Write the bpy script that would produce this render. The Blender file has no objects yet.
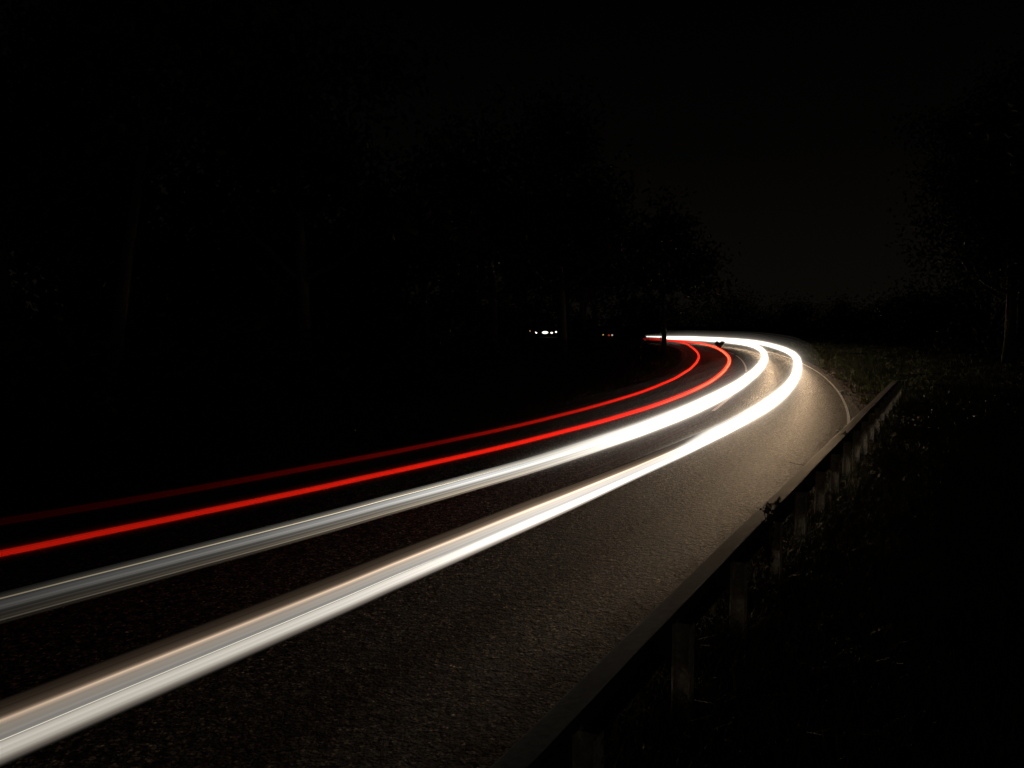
import bpy, bmesh, math, random
import numpy as np
from mathutils import Vector, Matrix, noise as mnoise

random.seed(7)
rng = np.random.default_rng(7)
scene = bpy.context.scene
R = math.radians

# ------------------------------------------------------------------ camera
cam = bpy.data.cameras.new('camera')
cam.sensor_width = 36.0
cam.lens = 36.0 * 800.0 / 1024.0
cam.clip_start = 0.05
cam.clip_end = 3000
cam_o = bpy.data.objects.new('camera', cam)
scene.collection.objects.link(cam_o)
cam_o.location = (0, 0, 2.4)
cam_o.rotation_euler = (math.pi / 2 - math.atan(59.0 / 800.0), 0, 0)
scene.camera = cam_o

# ------------------------------------------------------------------ night sky
world = bpy.data.worlds.new('World')
scene.world = world
world.use_nodes = True
wn = world.node_tree
wn.nodes.clear()
w_out = wn.nodes.new('ShaderNodeOutputWorld')
w_bg = wn.nodes.new('ShaderNodeBackground')
w_tc = wn.nodes.new('ShaderNodeTexCoord')
w_sep = wn.nodes.new('ShaderNodeSeparateXYZ')
w_rmp = wn.nodes.new('ShaderNodeValToRGB')
wn.links.new(w_tc.outputs['Generated'], w_sep.inputs[0])
wn.links.new(w_sep.outputs['Z'], w_rmp.inputs[0])
w_mr = wn.nodes.new('ShaderNodeMapRange')          # added: rear sky brightened to light the post faces towards the camera
w_mr.interpolation_type = 'SMOOTHSTEP'
w_mr.inputs[1].default_value = .25
w_mr.inputs[2].default_value = -.9
w_mr.inputs[3].default_value = 1.0
w_mr.inputs[4].default_value = 17.0
wn.links.new(w_sep.outputs['Y'], w_mr.inputs[0])
wn.links.new(w_rmp.outputs[0], w_bg.inputs[0])
wn.links.new(w_mr.outputs[0], w_bg.inputs[1])
wn.links.new(w_bg.outputs[0], w_out.inputs[0])
SKY = [(0.0, (.0034, .0027, .0019)), (0.08, (.0028, .0022, .0016)), (0.2, (.0012, .001, .0008)),
       (0.36, (.00035, .0003, .0003)), (0.6, (.00012, .00012, .00014))]
cr = w_rmp.color_ramp
while len(cr.elements) < len(SKY):
    cr.elements.new(0.5)
for e, (p_, c_) in zip(cr.elements, SKY):
    e.position = p_
    e.color = (*c_, 1)

SPOT_POWER = 57.0          # one swept headlamp position

scene.view_settings.view_transform = 'Standard'
scene.view_settings.look = 'None'
scene.view_settings.exposure = 0
scene.view_settings.gamma = 1
scene.view_settings.use_curve_mapping = False
scene.cycles.use_denoising = True
scene.cycles.denoising_prefilter = 'NONE'
scene.cycles.max_bounces = 5
scene.cycles.transparent_max_bounces = 64
scene.cycles.sample_clamp_indirect = 2.0

C = scene.collection

# ------------------------------------------------------------------ the course of the road and of the cars (metres)
ROAD = [(-27.0, -28.1), (-24.71, -24.82), (-22.42, -21.53), (-20.14, -18.25), (-17.85, -14.97), (-15.57, -11.69), (-13.28, -8.4), (-10.99, -5.12), (-8.71, -1.84), (-6.42, 1.44), (-4.14, 4.73), (-1.86, 8.01), (0.28, 11.38), (2.23, 14.85), (3.95, 18.38), (5.49, 21.95), (6.92, 25.63), (8.28, 29.39), (9.56, 33.17), (10.79, 36.98), (11.96, 40.8), (13.07, 44.64), (14.12, 48.5), (15.13, 52.37), (16.09, 56.25), (17.01, 60.14), (17.87, 64.04), (18.67, 67.96), (19.37, 71.85), (19.97, 75.71), (20.44, 79.6), (20.78, 83.52), (20.95, 87.42), (20.95, 91.31), (20.74, 95.18), (20.35, 99.05), (19.63, 102.99), (18.6, 106.85), (17.26, 110.62), (15.62, 114.27), (13.7, 117.78), (11.5, 121.12), (9.04, 124.27), (6.33, 127.22), (3.4, 129.93), (0.26, 132.41), (-3.08, 134.63), (-6.57, 136.57), (-10.21, 138.22), (-13.87, 139.84), (-17.54, 141.44), (-21.22, 142.99), (-24.92, 144.52), (-28.63, 146.01), (-32.36, 147.48), (-36.09, 148.91), (-39.84, 150.3), (-43.6, 151.67), (-47.37, 153.0), (-51.16, 154.29), (-54.95, 155.56), (-58.76, 156.79), (-62.57, 157.99), (-66.4, 159.15), (-70.24, 160.29), (-74.08, 161.38), (-77.94, 162.45), (-81.8, 163.48), (-85.68, 164.48), (-89.56, 165.44)]
HEAD_NEAR = [(-8.04, -6.62), (-5.98, -3.19), (-3.92, 0.24), (-1.86, 3.67), (0.17, 7.12), (2.12, 10.61), (3.98, 14.15), (5.72, 17.75), (7.33, 21.41), (8.84, 25.12), (10.27, 28.85), (11.65, 32.61), (13.0, 36.37), (14.32, 40.15), (15.58, 43.94), (16.79, 47.76), (17.92, 51.59), (19.0, 55.45), (20.01, 59.32), (20.98, 63.2), (21.9, 67.09), (22.79, 70.99), (23.63, 74.9), (24.4, 78.83), (25.08, 82.77), (25.63, 86.73), (26.02, 90.71), (26.22, 94.7), (26.19, 98.7), (25.92, 102.69), (25.39, 106.66), (24.59, 110.57), (23.51, 114.42), (22.15, 118.18), (20.5, 121.83)]
HEAD_FAR = [(-9.4, -3.81), (-7.06, -0.56), (-4.72, 2.68), (-2.39, 5.93), (-0.18, 9.27), (1.82, 12.73), (3.61, 16.31), (5.23, 19.96), (6.75, 23.66), (8.18, 27.4), (9.57, 31.15), (10.9, 34.92), (12.19, 38.71), (13.43, 42.51), (14.62, 46.33), (15.78, 50.16), (16.9, 54.0), (17.97, 57.85), (18.99, 61.72), (19.95, 65.6), (20.82, 69.51), (21.58, 73.43), (22.23, 77.38), (22.73, 81.35), (23.07, 85.33), (23.24, 89.33), (23.21, 93.33), (22.98, 97.32), (22.53, 101.29), (21.84, 105.23), (20.91, 109.12)]
TAIL_NEAR = [(-10.16, -2.03), (-7.75, 1.17), (-5.34, 4.36), (-2.93, 7.55), (-0.65, 10.84), (1.41, 14.27), (3.23, 17.83), (4.83, 21.49), (6.27, 25.23), (7.57, 29.01), (8.78, 32.82), (9.93, 36.65), (11.01, 40.5), (12.02, 44.37), (12.96, 48.26), (13.84, 52.16), (14.68, 56.07), (15.48, 59.99), (16.23, 63.92), (16.93, 67.86), (17.55, 71.81), (18.08, 75.78), (18.49, 79.76), (18.76, 83.75), (18.86, 87.75), (18.77, 91.74), (18.45, 95.73), (17.88, 99.69), (17.04, 103.6)]
TAIL_FAR = [(-15.7, -3.9), (-12.83, -1.11), (-9.96, 1.68), (-7.09, 4.46), (-4.41, 7.43), (-2.01, 10.63), (0.07, 14.04), (1.87, 17.61), (3.46, 21.29), (4.86, 25.03), (6.12, 28.83), (7.28, 32.66), (8.36, 36.51), (9.37, 40.38), (10.33, 44.26), (11.23, 48.16), (12.07, 52.07), (12.85, 55.99), (13.61, 59.92), (14.35, 63.85), (15.08, 67.78), (15.79, 71.72), (16.46, 75.66), (17.06, 79.62), (17.53, 83.59), (17.82, 87.58), (17.87, 91.58), (17.61, 95.57), (16.97, 99.51)]

SHOULDER_R, SHOULDER_L = 3.8, 4.2     # edge of the asphalt each side of the centre line
EDGE_R, EDGE_L = 3.5, 3.85              # painted edge lines
RAIL_DIR = np.array([math.sin(R(28.7)), math.cos(R(28.7))])
RAIL_N = np.array([-RAIL_DIR[1], RAIL_DIR[0]])       # towards the road


class Path:
    """Catmull-Rom through the listed points, resampled evenly."""

    def __init__(self, pts, step=0.5):
        p = np.array(pts, float)
        p = np.vstack([2 * p[0] - p[1], p, 2 * p[-1] - p[-2]])
        out = []
        for i in range(1, len(p) - 2):
            for t in np.linspace(0, 1, 9)[:-1]:
                a, b, c, d = p[i - 1], p[i], p[i + 1], p[i + 2]
                out.append(.5 * (2 * b + (c - a) * t + (2 * a - 5 * b + 4 * c - d) * t * t + (3 * b - a - 3 * c + d) * t ** 3))
        out.append(p[-2])
        out = np.array(out)
        seg = np.linalg.norm(np.diff(out, axis=0), axis=1)
        s = np.concatenate([[0], np.cumsum(seg)])
        n = int(s[-1] / step) + 1
        self.s = np.linspace(0, s[-1], n)
        self.p = np.stack([np.interp(self.s, s, out[:, k]) for k in (0, 1)], 1)
        t = np.gradient(self.p, axis=0)
        self.t = t / np.linalg.norm(t, axis=1)[:, None]
        self.n = np.stack([self.t[:, 1], -self.t[:, 0]], 1)      # to the right

    def at(self, s, off=0.0):
        p = np.array([np.interp(s, self.s, self.p[:, k]) for k in (0, 1)])
        n = np.array([np.interp(s, self.s, self.n[:, k]) for k in (0, 1)])
        return p + n * off

    def near(self, q):
        """(arc length, signed offset to the right) for points q (n,2)"""
        S = np.empty(len(q))
        O = np.empty(len(q))
        for i in range(0, len(q), 4000):
            d = q[i:i + 4000, None, :] - self.p[None]
            j = np.argmin((d ** 2).sum(2), axis=1)
            dd = q[i:i + 4000] - self.p[j]
            S[i:i + 4000] = self.s[j]
            O[i:i + 4000] = np.sign((dd * self.n[j]).sum(1)) * np.linalg.norm(dd, axis=1)
        return S, O


road_path = Path(ROAD, .5)


def smooth(a, b, x):
    t = np.clip((x - a) / (b - a), 0, 1)
    return t * t * (3 - 2 * t)


def ground_z(q):
    """terrain height for points (n,2)"""
    q = np.atleast_2d(np.asarray(q, float))
    s, o = road_path.near(q)
    z = np.full(len(q), -.06)
    z = z + .09 * smooth(-.05, .12, np.maximum(o - SHOULDER_R, -o - SHOULDER_L))
    # right: falls away behind the crash barrier, level verge further on
    t = q @ RAIL_DIR
    L = q @ RAIL_N
    fall = smooth(0, .8, 1.72 - L) * .14 + smooth(0, 3.0, 1.2 - L) * .75
    fall *= 1 - smooth(24, 36, t)
    rise = smooth(0, 1.0, o - SHOULDER_R) * .07 + smooth(1.0, 14, o - SHOULDER_R) * .55
    far = smooth(18, 32, t)
    z = np.where(o > SHOULDER_R - .15, z + rise * far - fall, z)
    # left: low bank up to the wood
    lb = smooth(0, .8, -o - SHOULDER_L) * .12 + smooth(1, 9, -o - SHOULDER_L) * .55
    z = np.where(o < -SHOULDER_L + .15, z + lb, z)
    bump = np.array([mnoise.noise((a * .55, b * .55, 3.1)) * .5 + mnoise.noise((a * 1.9, b * 1.9, 7.7)) * .22 for a, b in q])
    off = np.minimum(np.clip((np.maximum(o - SHOULDER_R, -o - SHOULDER_L)) / 1.2, 0, 1), 1)
    return z + bump * .16 * off


# ------------------------------------------------------------------ materials
def mat(name):
    m = bpy.data.materials.new(name)
    m.use_nodes = True
    nt = m.node_tree
    nt.nodes.clear()
    return m, nt, nt.nodes, nt.links


def simple(name, base, rough=.7, var=.35, scale=12.0, bump=.2, metallic=0.0, spec=.4, scale2=None):
    m, nt, N, Lk = mat(name)
    out = N.new('ShaderNodeOutputMaterial')
    b = N.new('ShaderNodeBsdfPrincipled')
    tc = N.new('ShaderNodeTexCoord')
    nz = N.new('ShaderNodeTexNoise')
    nz.inputs['Scale'].default_value = scale
    nz.inputs['Detail'].default_value = 8
    Lk.new(tc.outputs['Object'], nz.inputs['Vector'])
    r = N.new('ShaderNodeValToRGB')
    r.color_ramp.elements[0].position = .3
    r.color_ramp.elements[1].position = .72
    r.color_ramp.elements[0].color = (*[c * (1 - var) for c in base], 1)
    r.color_ramp.elements[1].color = (*[c * (1 + var) for c in base], 1)
    Lk.new(nz.outputs['Fac'], r.inputs[0])
    Lk.new(r.outputs[0], b.inputs['Base Color'])
    b.inputs['Roughness'].default_value = rough
    b.inputs['Metallic'].default_value = metallic
    b.inputs['Specular IOR Level'].default_value = spec
    if bump:
        bp = N.new('ShaderNodeBump')
        bp.inputs['Strength'].default_value = bump
        bp.inputs['Distance'].default_value = .02
        Lk.new(nz.outputs['Fac'], bp.inputs['Height'])
        Lk.new(bp.outputs[0], b.inputs['Normal'])
    Lk.new(b.outputs[0], out.inputs[0])
    return m


def math_node(N, Lk, op, a, b=None, clamp=False):
    n = N.new('ShaderNodeMath')
    n.operation = op
    n.use_clamp = clamp
    for i, v in enumerate((a, b)):
        if v is None:
            continue
        if isinstance(v, (int, float)):
            n.inputs[i].default_value = v
        else:
            Lk.new(v, n.inputs[i])
    return n.outputs[0]


def mix_col(N, Lk, fac, a, b):
    n = N.new('ShaderNodeMix')
    n.data_type = 'RGBA'
    for sock, v in ((n.inputs['Factor'], fac), (n.inputs[6], a), (n.inputs[7], b)):
        if isinstance(v, (int, float)):
            sock.default_value = v
        elif isinstance(v, tuple):
            sock.default_value = (*v, 1)
        else:
            Lk.new(v, sock)
    return n.outputs[2]


def asphalt_material():
    m, nt, N, Lk = mat('asphalt')
    out = N.new('ShaderNodeOutputMaterial')
    b = N.new('ShaderNodeBsdfPrincipled')
    tc = N.new('ShaderNodeTexCoord')
    uv = N.new('ShaderNodeUVMap')
    sep = N.new('ShaderNodeSeparateXYZ')
    Lk.new(uv.outputs[0], sep.inputs[0])
    lat = sep.outputs[0]                    # metres right of the centre line

    def noise(scale, detail=4, vec=None, rough=.5):
        n = N.new('ShaderNodeTexNoise')
        n.inputs['Scale'].default_value = scale
        n.inputs['Detail'].default_value = detail
        n.inputs['Roughness'].default_value = rough
        Lk.new(vec or tc.outputs['Object'], n.inputs['Vector'])
        return n.outputs['Fac']
    vor = N.new('ShaderNodeTexVoronoi')
    vor.inputs['Scale'].default_value = 44
    Lk.new(tc.outputs['Object'], vor.inputs['Vector'])
    hue = N.new('ShaderNodeSeparateColor')
    Lk.new(vor.outputs['Color'], hue.inputs[0])
    stone = N.new('ShaderNodeValToRGB')
    els = stone.color_ramp.elements
    els[0].position, els[0].color = 0, (.016, .013, .010, 1)
    els[1].position, els[1].color = 1, (.26, .195, .115, 1)
    e = els.new(.45); e.color = (.037, .030, .022, 1)
    e = els.new(.84); e.color = (.085, .066, .042, 1)
    Lk.new(hue.outputs[0], stone.inputs[0])
    # bitumen between the chippings
    gap = math_node(N, Lk, 'SMOOTHSTEP' if False else 'MULTIPLY', vor.outputs['Distance'], 1.5, True)
    col = mix_col(N, Lk, gap, stone.outputs[0], (.02, .018, .016))
    # broad mottling, along-road wear
    big = noise(.7, 6)
    mott = N.new('ShaderNodeMapRange')
    mott.inputs[1].default_value = .3; mott.inputs[2].default_value = .7
    mott.inputs[3].default_value = .72; mott.inputs[4].default_value = 1.25
    Lk.new(big, mott.inputs[0])
    for sc_, lo, hi in ((10.5, .2, 2.1), (23, .05, 3.0), (48, .15, 2.3)):
        grain = N.new('ShaderNodeMapRange')
        grain.inputs[1].default_value = .34; grain.inputs[2].default_value = .66
        grain.inputs[3].default_value = lo; grain.inputs[4].default_value = hi
        Lk.new(noise(sc_, 2, rough=.6), grain.inputs[0])
        gmul = N.new('ShaderNodeMix'); gmul.data_type = 'RGBA'; gmul.blend_type = 'MULTIPLY'
        gmul.inputs['Factor'].default_value = 1
        Lk.new(col, gmul.inputs[6]); Lk.new(grain.outputs[0], gmul.inputs[7])
        col = gmul.outputs[2]
    # scattered pale chippings
    v2 = N.new('ShaderNodeTexVoronoi')
    v2.inputs['Scale'].default_value = 28
    Lk.new(tc.outputs['Object'], v2.inputs['Vector'])
    s2 = N.new('ShaderNodeSeparateColor')
    Lk.new(v2.outputs['Color'], s2.inputs[0])
    pale = math_node(N, Lk, 'MULTIPLY', math_node(N, Lk, 'GREATER_THAN', s2.outputs[0], .88), math_node(N, Lk, 'LESS_THAN', v2.outputs['Distance'], .42))
    col = mix_col(N, Lk, math_node(N, Lk, 'MULTIPLY', pale, .75), col, (.38, .30, .19))
    # dirt and leaf mould along the edges of the carriageway
    wob = noise(.9, 5)
    wob2 = noise(9, 4)
    al = math_node(N, Lk, 'ABSOLUTE', lat)
    e1 = math_node(N, Lk, 'ADD', al, math_node(N, Lk, 'MULTIPLY', math_node(N, Lk, 'SUBTRACT', wob, .5), .55))
    e1 = math_node(N, Lk, 'ADD', e1, math_node(N, Lk, 'MULTIPLY', math_node(N, Lk, 'SUBTRACT', wob2, .5), .8))
    dirt = N.new('ShaderNodeMapRange')
    dirt.interpolation_type = 'SMOOTHSTEP'
    dirt.inputs[1].default_value = 2.9; dirt.inputs[2].default_value = 3.5
    dirt.inputs[3].default_value = 0; dirt.inputs[4].default_value = .85
    Lk.new(e1, dirt.inputs[0])
    mouldn = noise(17, 5, rough=.75)
    mould = N.new('ShaderNodeValToRGB')
    els = mould.color_ramp.elements
    els[0].position, els[0].color = .36, (.012, .008, .005, 1)
    els[1].position, els[1].color = .68, (.15, .095, .045, 1)
    e = els.new(.52); e.color = (.048, .032, .017, 1)
    Lk.new(mouldn, mould.inputs[0])
    col = mix_col(N, Lk, dirt.outputs[0], col, mould.outputs[0])
    # a few repaired cracks
    Lk.new(col, b.inputs['Base Color'])
    rr = N.new('ShaderNodeMapRange')
    rr.inputs[3].default_value = .68; rr.inputs[4].default_value = .85
    Lk.new(dirt.outputs[0], rr.inputs[0])
    Lk.new(rr.outputs[0], b.inputs['Roughness'])
    b.inputs['Specular IOR Level'].default_value = .2
    h1 = math_node(N, Lk, 'MULTIPLY', math_node(N, Lk, 'SUBTRACT', 1.0, vor.outputs['Distance']), .8)
    h2 = math_node(N, Lk, 'MULTIPLY', noise(160, 3), .5)
    h3 = math_node(N, Lk, 'MULTIPLY', noise(15, 3), 2.6)
    h = math_node(N, Lk, 'ADD', math_node(N, Lk, 'ADD', h1, h2), h3)
    bp = N.new('ShaderNodeBump')
    bp.inputs['Strength'].default_value = 1.0
    bp.inputs['Distance'].default_value = .032
    Lk.new(h, bp.inputs['Height'])
    Lk.new(bp.outputs[0], b.inputs['Normal'])
    Lk.new(b.outputs[0], out.inputs[0])
    return m


def paint_material(name='worn_road_paint', top=(.85, .78, .66, 1), at=.41):
    m, nt, N, Lk = mat(name)
    out = N.new('ShaderNodeOutputMaterial')
    b = N.new('ShaderNodeBsdfPrincipled')
    tc = N.new('ShaderNodeTexCoord')
    nz = N.new('ShaderNodeTexNoise')
    nz.inputs['Scale'].default_value = 22
    nz.inputs['Detail'].default_value = 8
    nz.inputs['Roughness'].default_value = .7
    Lk.new(tc.outputs['Object'], nz.inputs['Vector'])
    r = N.new('ShaderNodeValToRGB')
    r.color_ramp.elements[0].position, r.color_ramp.elements[0].color = at - .14, (.05, .045, .038, 1)
    r.color_ramp.elements[1].position, r.color_ramp.elements[1].color = at, top
    Lk.new(nz.outputs['Fac'], r.inputs[0])
    Lk.new(r.outputs[0], b.inputs['Base Color'])
    b.inputs['Roughness'].default_value = .55
    Lk.new(b.outputs[0], out.inputs[0])
    return m


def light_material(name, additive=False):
    """trail light of a passing lamp, additive for its bloom shells: strength and colour ride on the mesh"""
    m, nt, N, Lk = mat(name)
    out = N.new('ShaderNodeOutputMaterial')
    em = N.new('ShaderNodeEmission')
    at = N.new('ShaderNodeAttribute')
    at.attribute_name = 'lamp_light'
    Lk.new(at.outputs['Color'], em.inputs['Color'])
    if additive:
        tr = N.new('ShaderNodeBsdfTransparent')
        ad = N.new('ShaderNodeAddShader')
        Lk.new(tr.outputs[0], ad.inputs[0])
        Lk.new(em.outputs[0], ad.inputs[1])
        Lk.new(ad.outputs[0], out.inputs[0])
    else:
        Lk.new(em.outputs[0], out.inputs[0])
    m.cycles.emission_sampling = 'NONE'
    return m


def lamp_material(name, col, strength):
    m, nt, N, Lk = mat(name)
    out = N.new('ShaderNodeOutputMaterial')
    em = N.new('ShaderNodeEmission')
    em.inputs[0].default_value = (*col, 1)
    em.inputs[1].default_value = strength
    Lk.new(em.outputs[0], out.inputs[0])
    return m


def leaf_material(name, a, b_, rough=.6, spec=.35):
    m, nt, N, Lk = mat(name)
    out = N.new('ShaderNodeOutputMaterial')
    b = N.new('ShaderNodeBsdfPrincipled')
    g = N.new('ShaderNodeNewGeometry')
    r = N.new('ShaderNodeValToRGB')
    r.color_ramp.elements[0].color = (*a, 1)
    r.color_ramp.elements[1].color = (*b_, 1)
    Lk.new(g.outputs['Random Per Island'], r.inputs[0])
    Lk.new(r.outputs[0], b.inputs['Base Color'])
    b.inputs['Roughness'].default_value = rough
    b.inputs['Specular IOR Level'].default_value = spec
    Lk.new(b.outputs[0], out.inputs[0])
    return m


M = dict(
    asphalt=asphalt_material(),
    paint=paint_material(),
    old_paint=paint_material('nearly_gone_road_paint', (.22, .18, .13, 1), .68),
    soil=simple('verge_soil', (.026, .020, .011), .95, .7, 11, 1.0, spec=.15),
    steel=simple('galvanised_steel', (.095, .088, .072), .6, .35, 22, .15, metallic=.25),
    post=simple('weathered_post', (.58, .52, .42), .7, .35, 30, .25, metallic=.2),
    bolt=simple('bolt_steel', (.22, .2, .18), .5, .3, 60, .1, metallic=.8),
    bark=simple('bark', (.022, .017, .012), .9, .45, 14, .8),
    leaf=leaf_material('tree_leaf', (.006, .009, .003), (.024, .027, .010), .85, .1),
    bush=leaf_material('bramble_leaf', (.03, .035, .008), (.13, .11, .03), .45),
    grass=leaf_material('grass_blade', (.045, .042, .012), (.16, .13, .05), .6),
    shaded_grass=leaf_material('shaded_grass_blade', (.016, .016, .006), (.045, .04, .015), .8, .1),  # grass copy with shade put into its colour, for places meant to stay black
    green=leaf_material('green_grass_blade', (.05, .055, .012), (.14, .14, .035), .6),
    litter=leaf_material('fallen_leaf', (.03, .018, .008), (.19, .11, .045), .6),
    stone=simple('pale_stone', (.4, .37, .31), .7, .25, 30, .3),
    twig=simple('dead_twig', (.045, .03, .02), .9, .4, 30, .3),
    light=light_material('lamp_trail_light'),
    halo=light_material('lamp_trail_halo', True),  # emission for the modelled bloom around the trails
    lamp_white=lamp_material('distant_white_lamp', (1, .93, .8), 2.2),
    lamp_amber=lamp_material('distant_amber_lamp', (1, .62, .25), .5),
    lamp_red=lamp_material('distant_red_lamp', (1, .10, .05), .25),
    lamp_dim=lamp_material('distant_dim_lamp', (1, .9, .75), .5),
)


# ------------------------------------------------------------------ object helpers
def link_mesh(name, verts, faces, material, parent=None, smooth_=False, cols=None, uvs=None):
    me = bpy.data.meshes.new(name)
    me.from_pydata([tuple(map(float, v)) for v in verts], [], [tuple(map(int, f)) for f in faces])
    if smooth_:
        me.polygons.foreach_set('use_smooth', [True] * len(me.polygons))
    if cols is not None:
        at = me.color_attributes.new('lamp_light', 'FLOAT_COLOR', 'POINT')
        c = np.ones((len(verts), 4), np.float32)
        c[:, :3] = cols
        at.data.foreach_set('color', c.ravel())
    if uvs is not None:
        ul = me.uv_layers.new(name='UVMap')
        idx = np.empty(len(me.loops), np.int32)
        me.loops.foreach_get('vertex_index', idx)
        ul.data.foreach_set('uv', np.asarray(uvs, np.float32)[idx].ravel())
    me.materials.append(material)
    me.update()
    o = bpy.data.objects.new(name, me)
    C.objects.link(o)
    o.parent = parent
    return o


def tag(o, label=None, cat=None, group=None, kind=None):
    for k, v in (('label', label), ('category', cat), ('group', group), ('kind', kind)):
        if v:
            o[k] = v
    return o


def empty(name, loc, label, cat, group=None):
    o = bpy.data.objects.new(name, None)
    o.empty_display_size = .2
    C.objects.link(o)
    o.location = loc
    return tag(o, label, cat, group)


def copy_tree(o, parent=None):
    c = o.copy()
    C.objects.link(c)
    c.parent = parent
    for ch in o.children:
        copy_tree(ch, c)
    return c


class MB:
    def __init__(self):
        self.v, self.f = [], []

    def add(self, v, f):
        n = len(self.v)
        self.v += [tuple(a) for a in v]
        self.f += [tuple(i + n for i in a) for a in f]

    def tube(self, pts, radii, sides=8, cap=True):
        pts = [Vector(p) for p in pts]
        vs, fs = [], []
        ref = Vector((0, 0, 1))
        for i, p in enumerate(pts):
            t = (pts[min(i + 1, len(pts) - 1)] - pts[max(i - 1, 0)]).normalized()
            if abs(t.dot(ref)) > .95:
                ref = Vector((1, 0, 0))
            a = t.cross(ref).normalized()
            b = a.cross(t)
            for k in range(sides):
                w = 2 * math.pi * k / sides
                vs.append(p + (a * math.cos(w) + b * math.sin(w)) * radii[i])
            if i:
                for k in range(sides):
                    k2 = (k + 1) % sides
                    fs.append(((i - 1) * sides + k, (i - 1) * sides + k2, i * sides + k2, i * sides + k))
        if cap:
            fs.append(tuple(range(sides))[::-1])
            fs.append(tuple((len(pts) - 1) * sides + k for k in range(sides)))
        self.add(vs, fs)

    def box(self, c, size, ax=(Vector((1, 0, 0)), Vector((0, 1, 0)), Vector((0, 0, 1))), bevel=0.0):
        c = Vector(c)
        bm = bmesh.new()
        bmesh.ops.create_cube(bm, size=1)
        bmesh.ops.scale(bm, vec=size, verts=bm.verts)
        if bevel:
            bmesh.ops.bevel(bm, geom=bm.edges[:], offset=bevel, segments=2, affect='EDGES', profile=.6)
        bm.verts.index_update()
        vs = [c + ax[0] * v.co.x + ax[1] * v.co.y + ax[2] * v.co.z for v in bm.verts]
        fs = [[v.index for v in f.verts] for f in bm.faces]
        bm.free()
        self.add(vs, fs)

    def build(self, name, material, parent=None, smooth_=False):
        return link_mesh(name, self.v, self.f, material, parent, smooth_)


# ------------------------------------------------------------------ ground, road, markings
def axis(pieces):
    out = []
    for a, b, st in pieces:
        out += list(np.arange(a, b, st))
    return np.array(out + [pieces[-1][1]])


gx = axis([(-900, -200, 100), (-200, -60, 14), (-60, -14, 2), (-14, 36, .5), (36, 70, 2), (70, 200, 13), (200, 900, 100)])
gy = axis([(-300, -40, 20), (-40, -2, 1.5), (-2, 40, .4), (40, 130, 1.0), (130, 200, 5), (200, 500, 25), (500, 1500, 100)])
GX, GY = np.meshgrid(gx, gy)
q = np.stack([GX.ravel(), GY.ravel()], 1)
gz = ground_z(q)
nx, ny = len(gx), len(gy)
fc = [(j * nx + i, j * nx + i + 1, (j + 1) * nx + i + 1, (j + 1) * nx + i) for j in range(ny - 1) for i in range(nx - 1)]
tag(link_mesh('ground', np.column_stack([q, gz]), fc, M['soil'], smooth_=True), kind='structure')


def strip(path, s0, s1, o0, o1, z, step=.5, cols=2, wob=0.0):
    n = max(2, int((s1 - s0) / step) + 1)
    ss = np.linspace(s0, s1, n)
    V, UV, F = [], [], []
    for s in ss:
        for k in range(cols):
            o = o0 + (o1 - o0) * k / (cols - 1)
            if wob and k in (0, cols - 1):
                o += wob * mnoise.noise((s * .8, o0, 1.0)) * (-1 if k == 0 else 1) + .5 * wob * mnoise.noise((s * 3.1, o1, 5.0))
            p = path.at(s, o + (wide(s) if o > 2.9 and path is road_path else 0))
            V.append((p[0], p[1], z))
            UV.append((o, s))
    for i in range(n - 1):
        for k in range(cols - 1):
            a = i * cols + k
            F.append((a, a + 1, a + cols + 1, a + cols))
    return V, F, UV


def wide(s):
    """extra width of the near carriageway on the right, where it runs up to the barrier"""
    p = road_path.at(s, EDGE_R)
    t = p @ RAIL_DIR
    return float(max(0.0, p @ RAIL_N - 1.93) * (1 - smooth(14, 21, t)))


SMAX = road_path.s[-1]
V, F, UV = strip(road_path, 0, SMAX, -SHOULDER_L, SHOULDER_R, 0.0, .5, 7, wob=.12)
tag(link_mesh('road', V, F, M['asphalt'], uvs=UV), kind='structure')


def s_near(y):
    return float(np.interp(y, road_path.p[:, 1], road_path.s))


s0 = s_near(0)
for off in (EDGE_R, -EDGE_L):
    V, F, UV = strip(road_path, 0, SMAX - 40, off - .036, off + .036, .004, .4)
    tag(link_mesh('edge_line', V, F, M['paint'] if off > 0 else M['old_paint']), kind='structure')
for y0, y1, wd in ((12.6, 18.6, .035), (22.3, 27.2, .05), (30.0, 34.4, .05), (37.0, 40.0, .05), (41.3, 63.0, .05), (66, 71, .05), (74, 79, .05), (82, 87, .05), (90, 95, .05)):
    V, F, UV = strip(road_path, s_near(y0), s_near(y1), -wd, wd, .004, .4)
    tag(link_mesh('centre_line_dash', V, F, M['paint'] if y0 > 20 else M['old_paint']), kind='structure')

# ------------------------------------------------------------------ light trails
HEADH, TAILH = .65, .62


def ramp(tab, x):
    tab = np.array(tab, float)
    return np.interp(x, tab[:, 0], tab[:, 1])


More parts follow.
